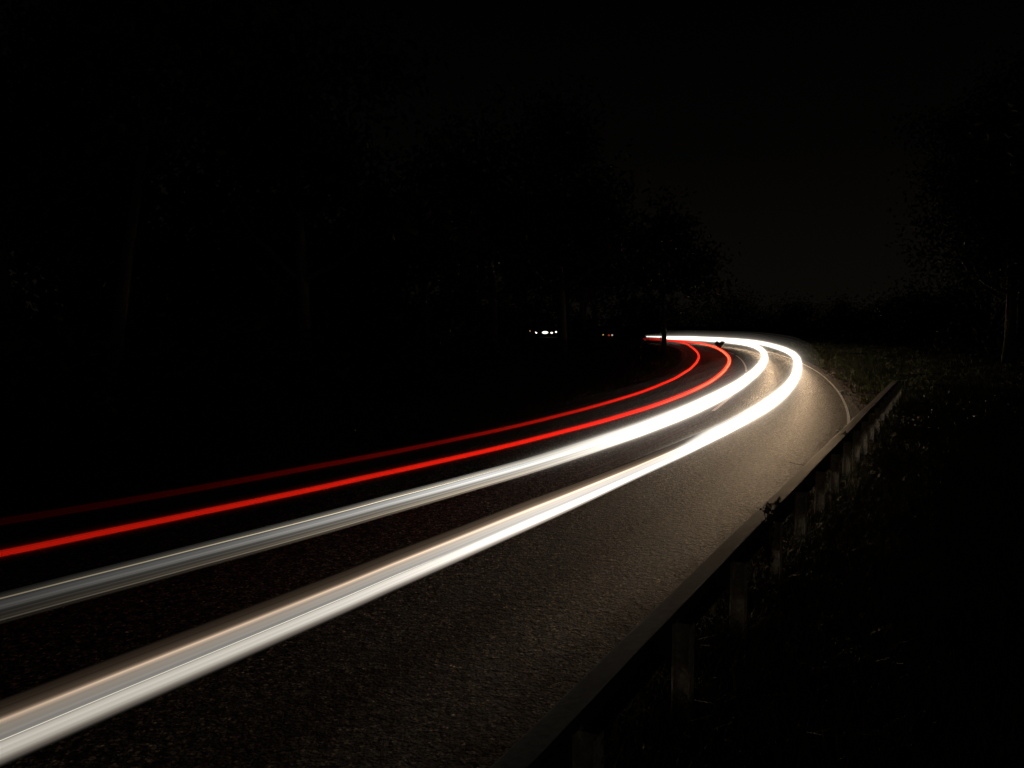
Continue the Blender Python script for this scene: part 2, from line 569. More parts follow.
def sweep(path, zc, half_h, half_w, colour, sides, off=0.0, dmax=1e9):
    """closed tube along a path; zc, half_h, half_w: f(distance); colour: f(distance, height in m above zc, -1..1 round)"""
    d = np.linalg.norm(path.p, axis=1) * np.sign(path.p[:, 1] + .3 * path.p[:, 0] + 6)
    V, F, K = [], [], []
    n = int(np.argmax(d > dmax)) if (d > dmax).any() and dmax < 1e8 else len(path.p)
    if dmax < 1e8:
        n = max(i for i in range(len(d)) if d[i] < dmax and path.p[i][1] < dmax) + 1
    for i in range(n):
        bob = .010 * mnoise.noise((path.s[i] * .33, 2.0, 1.0)) + .004 * mnoise.noise((path.s[i] * 1.1, 5.0, 1.0))
        for k in range(sides):
            w = 2 * math.pi * k / sides
            a, b = math.cos(w), math.sin(w)
            p = path.p[i] + path.n[i] * (a * half_w(d[i]) + (off(d[i]) if callable(off) else off))
            h = b * half_h(d[i])
            V.append((p[0], p[1], zc(d[i]) + h + bob))
            K.append(colour(d[i], h, b))
        if i:
            for k in range(sides):
                k2 = (k + 1) % sides
                F.append(((i - 1) * sides + k, (i - 1) * sides + k2, i * sides + k2, i * sides + k))
    F.append(tuple(range(sides))[::-1])
    F.append(tuple((n - 1) * sides + k for k in range(sides)))
    return V, F, K


def prof(tab):
    hs = np.array([t[0] for t in tab])
    cs = np.array([t[1] for t in tab], float)
    return lambda h: np.array([np.interp(h, hs, cs[:, k]) for k in range(3)])


def soften(c, limit):
    return c * limit / (limit + c.max()) if c.max() > 0 else c


P_NEAR = prof([(-.093, (0, 0, 0)), (-.08, (.02, .018, .014)), (-.06, (.12, .10, .085)), (-.045, (.26, .23, .19)),
               (-.04, (.33, .3, .25)), (-.03, (.42, .38, .325)), (-.022, (.56, .51, .44)), (-.012, (.5, .455, .39)), (.002, (.62, .57, .49)), (.014, (.55, .5, .43)),
               (.026, (.42, .385, .33)), (.040, (.24, .22, .2)), (.055, (.22, .205, .185)),
               (.07, (.27, .24, .205)), (.085, (.24, .21, .175)), (.104, (.27, .215, .165)), (.118, (.56, .42, .30)),
               (.131, (.13, .09, .06)), (.143, (.036, .026, .018)), (.155, (.042, .03, .02)), (.168, (.022, .015, .010)), (.18, (.026, .018, .012)), (.2, (.010, .007, .0045)),
               (.225, (.008, .005, .0035)), (.25, (0, 0, 0))])
P_FAR = prof([(-.097, (0, 0, 0)), (-.088, (.02, .016, .011)), (-.078, (.10, .08, .055)), (-.068, (.05, .04, .03)), (-.055, (.25, .205, .15)), (-.046, (.10, .085, .065)),
              (-.036, (.19, .16, .12)), (-.026, (.09, .078, .064)), (-.015, (.17, .15, .125)), (-.004, (.13, .12, .105)), (.008, (.26, .245, .22)), (.022, (.5, .475, .44)),
              (.033, (.3, .29, .275)), (.045, (.32, .315, .3)), (.056, (.15, .15, .14)), (.068, (.16, .15, .13)),
              (.076, (.24, .2, .14)), (.083, (.15, .14, .12)), (.092, (.10, .095, .085)), (.097, (.05, .045, .04)), (.1, (0, 0, 0))])

CORE_WHITE = np.array([.6, .555, .485])
W_FAR_TINT = np.array([1, .93, .82])


def head_trail(pts, label, profile, zmid, hh0, gain, lines, hts, edge, name='light_trail'):
    path = Path(pts, .5)
    root = empty(name, (0, 0, 0), label, 'light trail', 'headlight trails of oncoming traffic')
    zc = lambda d: ramp([(3, HEADH + zmid), (7.0, HEADH + zmid * .95), (9.5, HEADH + zmid * .62), (14, HEADH + zmid * .25), (18, HEADH), (200, HEADH)], d)
    hh = lambda d: ramp(hts + [(20, .135), (35, .155), (90, .165), (114, .165), (124, .05)], d)
    hw = lambda d: ramp([(3, .025), (8, .045), (14, .085), (20, .12), (35, .155), (90, .17), (114, .17), (124, .06)], d)  # tube widens with distance, bloom put into its girth

    def colour(d, h, b):
        g = ramp(gain, d)
        t = float(smooth(8.5, 15, d))
        near = (profile(zmid + b * hh0) * (1 - t) + CORE_WHITE * t * (1 - float(smooth(.04 + .2 * t, .10 + .2 * t, zmid + b * hh0)))) * max(0, 1 - abs(b) ** 5) ** (edge * (1 - t)) * g * (1 + .12 * mnoise.noise((d * .9, b * 6.0, 3.0)))
        near *= 1 + (1 - t) * .34 * mnoise.noise((d * .05, (b + .03 * math.copysign(1, math.cos(b))) * 34.0, 7.7 + zmid)) * (1.0 if zmid > .03 else 1.6)
        near = near / (1 + .25 * near)
        near *= 1 - t * (1 - (.35 + .65 * math.sqrt(max(0, 1 - b * b))))
        return near
    V, F, K = sweep(path, zc, hh, hw, colour, 96)
    link_mesh('streak', V, F, M['light'], root, True, K)
    for k, (ex, st) in enumerate(((1.07, .15), (1.16, .09), (1.28, .06), (1.45, .036), (1.7, .02), (2.1, .012), (2.6, .008), (3.3, .0055), (4.2, .0035), (5.2, .0022), (6.4, .0014))):  # camera bloom modelled as nested additive shells around the trail
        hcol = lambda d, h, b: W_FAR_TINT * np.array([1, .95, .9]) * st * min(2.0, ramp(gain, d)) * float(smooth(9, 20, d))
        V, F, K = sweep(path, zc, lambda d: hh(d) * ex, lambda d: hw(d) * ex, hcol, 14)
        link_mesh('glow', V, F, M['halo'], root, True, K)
    for lz, lr, lc, lmax in lines:
        lcol = lambda d, h, b: np.array(lc) * min(2.5, ramp(gain, d)) * (1 + .25 * mnoise.noise((d * 1.3, lz * 50, 0)))
        V, F, K = sweep(path, lambda d: zc(d) - zmid + lz + .0, lambda d: lr * (1.02 - float(smooth(5.0, lmax, d))), lambda d: lr * (1.02 - float(smooth(5.0, lmax, d))), lcol, 6, off=lambda d: hw(d) * .95, dmax=lmax)
        link_mesh('bright_line', V, F, M['light'], root, True, K)
    return root, path


G_NEAR = [(2.5, .8), (3.8, 1.02), (4.8, 1.4), (5.6, 2.1), (6.4, 3.3), (7.2, 4.6), (8.5, 5.0), (12, 4.2), (18, 3.5), (25, 3.2), (150, 3.2)]
G_FAR = [(3.5, .05), (5.6, .09), (6.6, .42), (7.6, 1.3), (9, 3.4), (12, 4.0), (18, 3.6), (25, 3.2), (150, 3.2)]
head_near, path_hn = head_trail(HEAD_NEAR, 'lowest and broadest white headlight trail, the one nearest the crash barrier', P_NEAR, .052, .147, G_NEAR, [(.036, .0022, (.85, .8, .65), 7.6), (.119, .0035, (.5, .36, .25), 7.6)], [(2, .147), (7.0, .140), (9.5, .118), (14, .112)], .3)
head_far, path_hf = head_trail(HEAD_FAR, 'white headlight trail running between the red trails and the broadest white one', P_FAR, .005, .097, G_FAR, [(.074, .0045, (1.1, .93, .64), 9.8), (-.06, .003, (.4, .34, .26), 8.5)], [(2, .102), (9, .108), (14, .12)], .6)


def tail_trail(pts, label, gain, rad):
    path = Path(pts, .5)
    core = .66
    root = empty('light_trail', (0, 0, 0), label, 'light trail', 'red tail light trails of departing traffic')
    zc = lambda d: TAILH

    def colour(d, h, b):
        g = ramp(gain, d) * (.5 + .5 * math.sqrt(max(0, 1 - b * b))) * (1 + .18 * mnoise.noise((d * .45, b * 2, 6.0)))
        near = 1 - float(smooth(10, 20, d))
        g *= 1 - near * .7 * (.5 - .5 * math.cos(b * 9.5 + .8))
        hot = max(g - .9, 0)
        return np.array([1, .010 + .105 * hot, .004 + .042 * hot]) * g
    V, F, K = sweep(path, zc, lambda d: ramp(rad, d) * core, lambda d: ramp(rad, d) * core, colour, 44)
    link_mesh('streak', V, F, M['light'], root, True, K)
    for ex, st in ((1.25, .20), (1.5, .10), (1.75, .05), (2.2, .016), (3.0, .005), (4.2, .0018)):  # red bloom, likewise shells of added emission
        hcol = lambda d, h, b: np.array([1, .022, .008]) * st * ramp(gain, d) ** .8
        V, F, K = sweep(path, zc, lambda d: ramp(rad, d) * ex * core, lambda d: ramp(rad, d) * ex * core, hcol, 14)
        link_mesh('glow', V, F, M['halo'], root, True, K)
    return root, path


tail_trail(TAIL_NEAR, 'brighter red tail light trail, right beside the upper white trail',
           [(5, .2), (7.3, .33), (9, .5), (12, .8), (18, 1.25), (27, 2.2), (40, 2.6), (60, 2.2), (85, 1.3), (98, .6), (104, .1)],
           [(4, .024), (7, .026), (12, .034), (20, .052), (40, .088), (90, .105)])
tail_trail(TAIL_FAR, 'thinner dimmer red tail light trail, uppermost and closest to the dark wood',
           [(5, .002), (8.6, .004), (9.4, .011), (12, .06), (16, .3), (20, .65), (30, 1.3), (40, 1.45), (60, 1.3), (85, .9), (96, .4), (102, .08)],
           [(4, .036), (12, .030), (20, .036), (40, .056), (90, .085)])


# the headlamps that drew the white trails: their beams at successive moments of the pass
def beam(path, s, root, power, off, turn):
    p = path.at(s, off)
    q_ = path.at(s - 1.0, off)
    t = Vector((q_[0] - p[0], q_[1] - p[1], -.11)).normalized()
    t.rotate(Matrix.Rotation(R(turn), 3, 'Z'))         # dipped beams are set towards the verge
    li = bpy.data.lights.new('headlamp_beam', 'SPOT')
    li.energy = power
    li.color = (1, .68, .395)
    li.spot_size = R(60)
    li.spot_blend = 1.0
    li.shadow_soft_size = .12
    o = bpy.data.objects.new('headlamp_beam', li)
    C.objects.link(o)
    o.location = (p[0], p[1], HEADH + .03)
    o.rotation_euler = t.to_track_quat('-Z', 'Y').to_euler()
    o.parent = root


for path, root, turn in ((path_hn, head_near, 11), (path_hf, head_far, 2)):
    for s in np.arange(16, 118, 1.5):
        d = np.linalg.norm(path.at(s))
        g = float(ramp([(6, 0), (12, .1), (20, .55), (30, 1), (45, 1.5), (90, 1.8)], d))
        if path.at(s)[1] < 6 or g < .02:
            continue
        beam(path, s, root, SPOT_POWER * g, float(ramp([(8, .1), (20, .24), (35, .3), (100, .36)], d)), turn)

# ------------------------------------------------------------------ crash barrier
def rail_pt(t, L, z):
    p = RAIL_DIR * t + RAIL_N * L
    return (p[0], p[1], z)


T0, T1 = -4.0, 29.4
PITCH = 1.48
barrier = empty('crash_barrier', rail_pt(5.3, 1.5, 0), 'grey steel crash barrier on posts running along the right side of the road', 'crash barrier')
b_off = Vector(barrier.location)


def b_build(mb, name, m, parent=barrier, smooth_=False):
    mb.v = [tuple(Vector(v) - b_off) for v in mb.v]
    return mb.build(name, m, parent, smooth_)


# beam cross-section (L towards the road, z), road-side outline then back to give it thickness
outer = [(1.425, .604), (1.431, .620), (1.440, .621), (1.594, .591), (1.604, .585), (1.612, .570), (1.612, .530), (1.560, .505), (1.560, .470),
         (1.612, .440), (1.612, .405), (1.604, .355), (1.594, .340), (1.580, .332), (1.480, .325)]
inner = [(1.480, .331), (1.578, .338), (1.589, .344), (1.598, .358), (1.606, .408), (1.606, .436), (1.553, .467), (1.553, .508),
         (1.606, .533), (1.606, .568), (1.600, .580), (1.592, .585), (1.440, .615), (1.436, .614), (1.431, .604)]
sec = outer + inner


def end_drop(t):
    return .06 * float(smooth(T1 - 1.6, T1 + .3, t))


ts = np.concatenate([np.arange(T0, T1, .4), [T1]])
mb = MB()
vs, fs = [], []
for t in ts:
    wob = .006 * mnoise.noise((t * .5, 0, 0)) + .003 * mnoise.noise((t * 2.1, 4, 0))
    for L, z in sec:
        vs.append(rail_pt(t, L + wob - end_drop(t) * .5, z + wob * .8 - end_drop(t)))
ns = len(sec)
for i in range(len(ts) - 1):
    for k in range(ns):
        k2 = (k + 1) % ns
        fs.append((i * ns + k, i * ns + k2, (i + 1) * ns + k2, (i + 1) * ns + k))
mb.add(vs, fs)
b_build(mb, 'rail', M['steel'])
axr = (Vector((*RAIL_DIR, 0)), Vector((*RAIL_N, 0)), Vector((0, 0, 1)))
for k in range(-4, 18):
    t = 4.72 + PITCH * k
    if t > T1:
        break
    foot = float(ground_z([rail_pt(t, 1.40, 0)[:2]])[0]) - .25
    mb = MB()
    zt = .565 + .012 * random.uniform(-1, 1) - end_drop(t)
    hgt = zt - foot
    zc_ = (zt + foot) / 2
    # I-section steel post
    prof_ = [(-.052, .056), (.052, .056), (.052, .048), (.004, .046), (.004, -.046), (.052, -.048), (.052, -.056),
             (-.052, -.056), (-.052, -.048), (-.004, -.046), (-.004, .046), (-.052, .048)]
    n_ = len(prof_)
    vs = [rail_pt(t + a, 1.38 + b, z) for z in (foot, zt) for a, b in prof_]
    mb.add(vs, [(k_, (k_ + 1) % n_, n_ + (k_ + 1) % n_, n_ + k_) for k_ in range(n_)] + [tuple(range(n_))[::-1], tuple(range(n_, 2 * n_))])
    b_build(mb, 'post', M['post'])
    mb = MB()
    mb.box(rail_pt(t, 1.496, .47 - end_drop(t)), (.15, .114, .2), axr, .008)
    sp = b_build(mb, 'spacer', M['steel'])
    for dz in (.045, -.045):
        mb = MB()
        mb.tube([rail_pt(t + .03, 1.323, .47 + dz - end_drop(t)), rail_pt(t + .03, 1.305, .47 + dz - end_drop(t))], [.014, .012], 6)
        b_build(mb, 'bolt', M['bolt'], sp)
for t in (2.5, 8.4, 14.3, 20.2):
    mb = MB()
    mb.add([rail_pt(t + a, L, z) for a in (-.17, .17) for L, z in ((1.436, .6255), (1.480, .617), (1.530, .6075), (1.590, .5955), (1.588, .593), (1.5, .610), (1.436, .622))],
           [(k_, (k_ + 1) % 7, 7 + (k_ + 1) % 7, 7 + k_) for k_ in range(7)] + [tuple(range(7))[::-1], tuple(range(7, 14))])
    pl = b_build(mb, 'splice_plate', M['steel'])
    for dt in (-.12, -.04, .04, .12):
        mb = MB()
        p = rail_pt(t + dt, 1.50, .610)
        mb.tube([p, (p[0], p[1], .626)], [.012, .009], 8)
        b_build(mb, 'bolt', M['bolt'], pl)

# ------------------------------------------------------------------ trees
def limb(mb, p, d, length, r, depth, tips, rnd, sides):
    n = 5
    pts, rad = [Vector(p)], [r]
    d = Vector(d).normalized()
    for i in range(n):
        d = (d + Vector((rnd.uniform(-.22, .22), rnd.uniform(-.22, .22), rnd.uniform(-.02, .2)))).normalized()
        pts.append(pts[-1] + d * length / n)
        rad.append(r * (1 - .62 * (i + 1) / n))
    mb.tube(pts, rad, sides, cap=False)
    tips.append((pts[-1], depth))
    if depth <= 1:
        tips.append((pts[3], depth))
    if depth > 0:
        for k in range(rnd.choice((3, 4))):
            i = rnd.randint(2, n)
            a = rnd.uniform(0, 2 * math.pi)
            nd = (d * .55 + Vector((math.cos(a), math.sin(a), rnd.uniform(-.05, .55)))).normalized()
            limb(mb, pts[i], nd, length * rnd.uniform(.55, .75), rad[i] * .7, depth - 1, tips, rnd, max(4, sides - 2))


def leaf_cards(centres, per, spread, size, rnd, flat=.8):
    n = len(centres) * per
    c = np.repeat(np.array(centres), per, axis=0)
    g = np.random.default_rng(rnd.randint(0, 9999))
    pos = c + g.normal(0, 1, (n, 3)) * np.array([spread, spread, spread * flat])
    a = g.normal(0, 1, (n, 3)); a /= np.linalg.norm(a, axis=1)[:, None]
    b = g.normal(0, 1, (n, 3)); b -= (b * a).sum(1)[:, None] * a; b /= np.linalg.norm(b, axis=1)[:, None]
    s = size * g.uniform(.6, 1.3, (n, 1))
    v = np.stack([pos - a * s, pos + b * s * .45, pos + a * s, pos - b * s * .45], 1).reshape(-1, 3)
    f = np.arange(n * 4).reshape(-1, 4)
    return v, f


def make_tree(seed, height, trunk_r, lean, spread_dirs, leaf, per, label, cat='tree', group=None, name='tree', bole=.3, side=None):
    rnd = random.Random(seed)
    root = empty(name, (0, 0, 0), label, cat, group)
    mb, tips = MB(), []
    n = 9
    pts, rad = [], []
    x = y = 0
    top = height * .72
    for i in range(n + 1):
        f_ = i / n
        pts.append(Vector((lean[0] * f_ ** 1.4 * top + .12 * math.sin(3.1 * f_ + seed) * f_, lean[1] * f_ ** 1.4 * top + .1 * math.cos(4 * f_ + seed) * f_, f_ * top)))
        rad.append(trunk_r * (1.35 if i == 0 else 1) * (1 - .78 * f_))
    pts[0].z = -.35
    mb.tube(pts, rad, 10, cap=False)
    for k in range(spread_dirs):
        f_ = bole + (1 - bole) * (k + .5) / spread_dirs
        i = min(n, int(f_ * n))
        a = k * 2.4 + rnd.uniform(-.4, .4)
        d = Vector((math.cos(a), math.sin(a), rnd.uniform(.25, .7)))
        if side is not None:
            d += Vector((*side, 0))
        limb(mb, pts[i], d, height * (.30 - .12 * f_) * rnd.uniform(.8, 1.15), rad[i] * .6, 2, tips, rnd, 6)
    limb(mb, pts[-1], (0, 0, 1), height * .22, rad[-1], 1, tips, rnd, 6)
    mb.build('trunk', M['bark'], root, True)
    if per:
        cs = [t for t, dp in tips if dp <= 1]
        v, f = leaf_cards([tuple(c) for c in cs], per, height * .05, leaf, rnd)
        link_mesh('crown', v, f, M['leaf'], root)
    return root


def put(o, x, y, rz=0, sc=1.0, dz=0.0):
    o.location = (x, y, float(ground_z([(x, y)])[0]) + dz)
    o.rotation_euler = (0, 0, rz)
    o.scale = (sc, sc, sc * random.uniform(.95, 1.08))
    return o


WOOD = 'black leafy tree standing deep in the dark wood left of the road'
tA = make_tree(11, 13, .28, (.05, .02), 9, .2, 18, WOOD, group='trees of the dark wood left of the road')
tB = make_tree(23, 11, .22, (-.06, .05), 8, .19, 18, WOOD, group='trees of the dark wood left of the road')
tC = make_tree(37, 15, .32, (.02, -.05), 10, .22, 17, WOOD, group='trees of the dark wood left of the road')
protos = [tA, tB, tC]
spots = [(-19, 18), (-13, 21), (-16, 30), (-7, 27), (-3.5, 34), (-11, 38), (-1, 43), (-8, 50), (3.2, 51), (-22, 40),
         (4.5, 62), (-3, 64), (6.5, 75), (-14, 66), (1.5, 84), (8, 90), (-6, 92), (10.5, 101), (1, 112), (-16, 100), (-30, 60), (-28, 26)]
for i, (x, y) in enumerate(spots):
    o = protos[i] if i < 3 else copy_tree(protos[i % 3])
    put(o, x, y, random.uniform(0, 6.28), random.uniform(.85, 1.2))
o = make_tree(51, 12, .17, (.17, .06), 7, .18, 14, 'slender leaning tree trunk faintly lit among the black trees on the far left', bole=.55)
put(o, -9.3, 18.6, 0, 1)
o = make_tree(58, 11, .2, (-.03, 0), 8, .2, 20, 'tree inside the bend, its trunk crossing in front of the far light trails', bole=.4)
put(o, 10.3, 54.3, .4, 1)
s_lab = ['thin bare stem right beside the thicker trunk that crosses the far light trails',
         'thin bare stem leftmost of those breaking up the far end of the white trails',
         'short thin bare stem in the middle of the beaded far end of the white trails']
for (x, y, h), lb in zip([(9.92, 54.0, 3.0), (8.75, 54.5, 3.3), (9.35, 55.5, 2.2)], s_lab):
    o = make_tree(int(x * 100), h, .035, (.03, .02), 4, .06, 0, lb, 'sapling', 'saplings at the inside of the bend', 'sapling', bole=.5)
    put(o, x, y)

# undergrowth closing the view beneath the crowns
def thicket(n, s0_, s1_, o0_, o1_, h0, h1, size, seed, label, mt):
    g_ = np.random.default_rng(seed)
    m_ = n // 30
    ss_ = g_.uniform(s0_, s1_, m_)
    oo_ = o0_ + (o1_ - o0_) * g_.uniform(0, 1, m_)
    pp_ = np.array([road_path.at(a, b) for a, b in zip(ss_, oo_)])
    zz = ground_z(pp_)
    hh_ = g_.uniform(.1, 1, m_) * (h0 + (h1 - h0) * np.abs((oo_ - o0_) / (o1_ - o0_)))
    cs = np.column_stack([pp_, zz + hh_])
    # gaps in the wood through which the road beyond shows
    az = cs[:, 0] / np.maximum(cs[:, 1], 1)
    los = 2.4 - .0094 * cs[:, 1]
    gap_ = (((az > .005) & (az < .075)) | ((az > .09) & (az < .15))) & (np.abs(cs[:, 2] - los) < 1.2)
    cs = cs[~gap_]
    v, f = leaf_cards([tuple(c) for c in cs], 30, .55, size, random.Random(seed), .7)
    gz_ = ground_z(v[::4, :2]).repeat(4)
    v[:, 2] = np.maximum(v[:, 2], gz_ + .02)
    tag(link_mesh('undergrowth', v, f, mt), label, 'undergrowth', kind='stuff')


thicket(36000, s_near(-12), s_near(118), -9.5, -26, 1.0, 4.2, .2, 5, 'dark undergrowth filling the wood left of the road', M['leaf'])
thicket(34000, s_near(121), float(SMAX - 30), 9, 26, 6.0, 14.0, .3, 9, 'black wood closing the view beyond the far end of the trails', M['leaf'])
thicket(9000, s_near(40), s_near(125), 12, 30, .8, 3.5, .2, 6, 'dark undergrowth under the trees beyond the right-hand verge', M['leaf'])

def far_wood(seed):
    g_ = np.random.default_rng(seed)
    m_ = 900
    ss_ = g_.uniform(0, s_near(150), m_)
    oo_ = g_.uniform(-62, -34, m_)
    pp_ = np.array([road_path.at(a, b) for a, b in zip(ss_, oo_)])
    cs = np.column_stack([pp_, g_.uniform(.5, 15, m_) * g_.uniform(.7, 1, m_)])
    v, f = leaf_cards([tuple(c) for c in cs], 26, 1.5, .55, random.Random(seed), .8)
    v[:, 2] = np.maximum(v[:, 2], .3)
    tag(link_mesh('far_wood', v, f, M['leaf']), 'depth of the black wood behind the roadside trees on the left', 'wood', kind='stuff')


far_wood(8)

# skyline beyond the bend and right-hand side
def bushy(seed, h, w, label, name='tree', cat='tree', n=34, per=150, leaf=.2, grp=None):
    """broad hedgerow tree: short trunk, several stems, clumped crown"""
    rnd = random.Random(seed)
    root = empty(name, (0, 0, 0), label, cat, grp)
    mb = MB()
    cs = []
    for k in range(n):
        a = rnd.uniform(0, 6.28)
        r = w * math.sqrt(rnd.random())
        top = h * (1 - .55 * (r / w) ** 2) * rnd.uniform(.6, 1.0)
        p = Vector((math.cos(a) * r, math.sin(a) * r, top))
        b0 = Vector((rnd.uniform(-.2, .2), rnd.uniform(-.2, .2), -.2))
        mid = b0.lerp(p, .5) + Vector((0, 0, h * .08))
        mb.tube([b0, mid, p], [.09 * h / 5, .05 * h / 5, .015], 5, cap=False)
        cs.append(tuple(p)); cs.append(tuple(mid.lerp(p, .5)))
        cs.append((p.x * .95, p.y * .95, top * .4))
    mb.build('trunk', M['bark'], root, True)
    v, f = leaf_cards(cs, per // 3, w * .16, leaf, rnd, .9)
    v[:, 2] = np.maximum(v[:, 2], .02)
    link_mesh('crown', v, f, M['leaf'], root)
    return root


sky_line = [
    (34.5, 128, 7.0, 7.5, 'broad dark tree on the skyline straight above the far white trails'),
    (24.0, 135, 6.4, 7.0, 'low dark tree on the skyline left of the broad one above the white trails'),
    (43.5, 126, 6.2, 5.5, 'dark tree on the skyline sloping down to the dip right of the trails'),
    (50.5, 122, 5.6, 5.0, 'small round dark tree on the skyline just right of the dip'),
    (57.5, 118, 6.2, 5.5, 'dark tree on the skyline between the small round one and the tall right-hand trees'),
]
for i, (x, y, h, w, lb) in enumerate(sky_line):
    put(bushy(200 + i, h, w, lb, grp='trees on the skyline beyond the bend'), x, y)
put(bushy(301, 9.5, 8, 'rounded dark tree filling the skyline at the right edge of the open sky'), 58, 98)
put(bushy(302, 5.5, 6, 'low dark hedgerow tree behind the grass verge at the outside of the bend'), 40, 80)
o = make_tree(71, 15, .3, (-.05, .0), 10, .14, 90, 'tall dark tree on the right whose leafy branch hangs over the open sky', side=(-.35, -.1))
put(o, 25.5, 41, .3)
o = make_tree(82, 16, .34, (.03, 0), 10, .22, 20, 'large black tree filling the upper right corner of the view')
put(o, 21, 27, 1.2)
o = make_tree(95, 13, .26, (.0, .04), 9, .2, 20, 'black tree behind the end of the crash barrier')
put(o, 33, 52, 2.0)

# ------------------------------------------------------------------ verge growth
def blades(pts, hmin, hmax, width, g):
    n = len(pts)
    z = ground_z(pts)
    base = np.column_stack([pts, z - .01])
    a = g.uniform(0, 6.28, n)
    d = np.stack([np.cos(a), np.sin(a), np.zeros(n)], 1)
    a2 = g.uniform(0, 6.28, n)
    h = g.uniform(hmin, hmax, n)[:, None]
    bend = np.stack([np.cos(a2), np.sin(a2), np.zeros(n)], 1) * h * g.uniform(.15, .95, n)[:, None]
    up = np.array([0, 0, 1.0])
    w = width * g.uniform(.6, 1.4, n)[:, None]
    m1 = base + up * h * .6 + bend * .35
    tp = base + up * h * g.uniform(.7, 1, n)[:, None] + bend
    v = np.stack([base - d * w, base + d * w, m1 + d * w * .7, m1 - d * w * .7, tp], 1).reshape(-1, 3)
    k = np.arange(n)[:, None] * 5
    f = [tuple(r) for r in (k + [0, 1, 2, 3])] + [tuple(r) for r in (k + [3, 2, 4])]
    return v, f


def region(n, t0, t1, L0, L1, g):
    """random points beside the barrier in rail coordinates, clustered into tufts"""
    m = n // 12
    t = g.uniform(t0, t1, m)
    L = g.uniform(L0, L1, m)
    t = np.repeat(t, 12) + g.normal(0, .05, m * 12)
    L = np.repeat(L, 12) + g.normal(0, .05, m * 12)
    return t[:, None] * RAIL_DIR + L[:, None] * RAIL_N


g = np.random.default_rng(3)
p1 = region(34000, 2, 15, -1.0, 1.66, g)
p2 = region(26000, 13, 30, -4.0, 1.6, g)
p3 = region(14000, 2, 28, 1.52, 1.80, g)
v1, f1 = blades(np.vstack([p1, p2]), .05, .30, .005, g)
v2, f2 = blades(p3, .06, .20, .005, g)
tag(link_mesh('grass', v2, f2, M['shaded_grass']), 'short dark grass at the foot of the crash barrier', 'grass', kind='stuff')
tag(link_mesh('grass', v1, f1, M['grass']), 'tangled dry grass on the slope behind the crash barrier', 'grass', kind='stuff')
# verge outside the bend
ss = g.uniform(s_near(19), s_near(95), 80000)
oo = SHOULDER_R + .15 + np.abs(g.normal(0, 3.6, len(ss)))
pp = np.array([road_path.at(a, b) for a, b in zip(ss, oo)])
keep = np.array([mnoise.noise((a * .45, b * .45, 9)) + .35 * mnoise.noise((a * 1.7, b * 1.7, 4)) > .12 - .16 * min(c - SHOULDER_R, 2.5) for (a, b), c in zip(pp, oo)])
v, f = blades(pp[keep], .06, .26, .013, g)
tag(link_mesh('grass', v, f, M['green']), 'short green grass on the verge outside the bend', 'grass', kind='stuff')
ss = g.uniform(s_near(2), s_near(90), 15000)
oo = -SHOULDER_L - np.abs(g.normal(0, 2.4, len(ss)))
pp = np.array([road_path.at(a, b) for a, b in zip(ss, oo)])
v, f = blades(pp, .06, .28, .01, g)
tag(link_mesh('grass', v, f, M['shaded_grass']), 'rough grass along the foot of the wood on the left', 'grass', kind='stuff')

# fallen leaves along the right edge of the carriageway
nl = 13000
ss = g.uniform(s_near(1), s_near(60), nl)
oo = 2.95 + np.abs(g.normal(0, .6, nl)) + g.exponential(.45, nl)
pp = np.array([road_path.at(a, b) for a, b in zip(ss, oo)])
ss2 = g.uniform(s_near(18), s_near(62), 9000)
oo2 = SHOULDER_R + g.exponential(1.6, 9000)
pp = np.vstack([pp, np.array([road_path.at(a, b) for a, b in zip(ss2, oo2)])])
oo = np.concatenate([oo, oo2])
gzv = np.where(oo < SHOULDER_R - .05, .0, ground_z(pp) + .01)
sz = np.concatenate([g.uniform(.008, .028, nl), g.uniform(.025, .07, 9000)])
nl = len(oo)
an = g.uniform(0, 6.28, nl)
til = g.uniform(-.5, .5, (nl, 2))
vs = []
for (x, y), z, a, s_, (ta, tb) in zip(pp, gzv, an, sz, til):
    ca, sa = math.cos(a) * s_, math.sin(a) * s_
    up = .006 + abs(ta) * s_
    vs += [(x - ca, y - sa, z + up - ta * s_ * .9), (x + sa * .5, y - ca * .5, z + up + tb * s_ * .4), (x + ca, y + sa, z + up + ta * s_ * .9), (x - sa * .5, y + ca * .5, z + up + tb * s_ * .4)]
tag(link_mesh('fallen_leaves', vs, np.arange(nl * 4).reshape(-1, 4), M['litter']), 'brown fallen leaves and grit drifted along the road edge by the barrier', 'fallen leaves', kind='stuff')

# weeds and brambles behind the barrier
def weed(seed, h, w, label, cat='weed', name='weed', n=9, per=14, leaf=.035, grp=None):
    rnd = random.Random(seed)
    root = empty(name, (0, 0, 0), label, cat, grp)
    mb = MB()
    cs = []
    for k in range(n):
        a = rnd.uniform(0, 6.28)
        r = w * rnd.uniform(.2, 1)
        hh = h * rnd.uniform(.55, 1)
        pts = [Vector((0, 0, -.05)), Vector((math.cos(a) * r * .25, math.sin(a) * r * .25, hh * .5)), Vector((math.cos(a) * r * .6, math.sin(a) * r * .6, hh * .85)), Vector((math.cos(a) * r, math.sin(a) * r, hh))]
        mb.tube(pts, [.006, .005, .004, .002], 5, cap=False)
        cs += [tuple(p) for p in pts[1:]]
    mb.build('stem', M['twig'], root, True)
    v, f = leaf_cards(cs, per, w * .16, leaf, rnd)
    v[:, 2] = np.maximum(v[:, 2], -.02)
    link_mesh('leaves', v, f, M['bush'], root)
    return root


def at_rail(t, L):
    p = RAIL_DIR * t + RAIL_N * L
    return p[0], p[1]


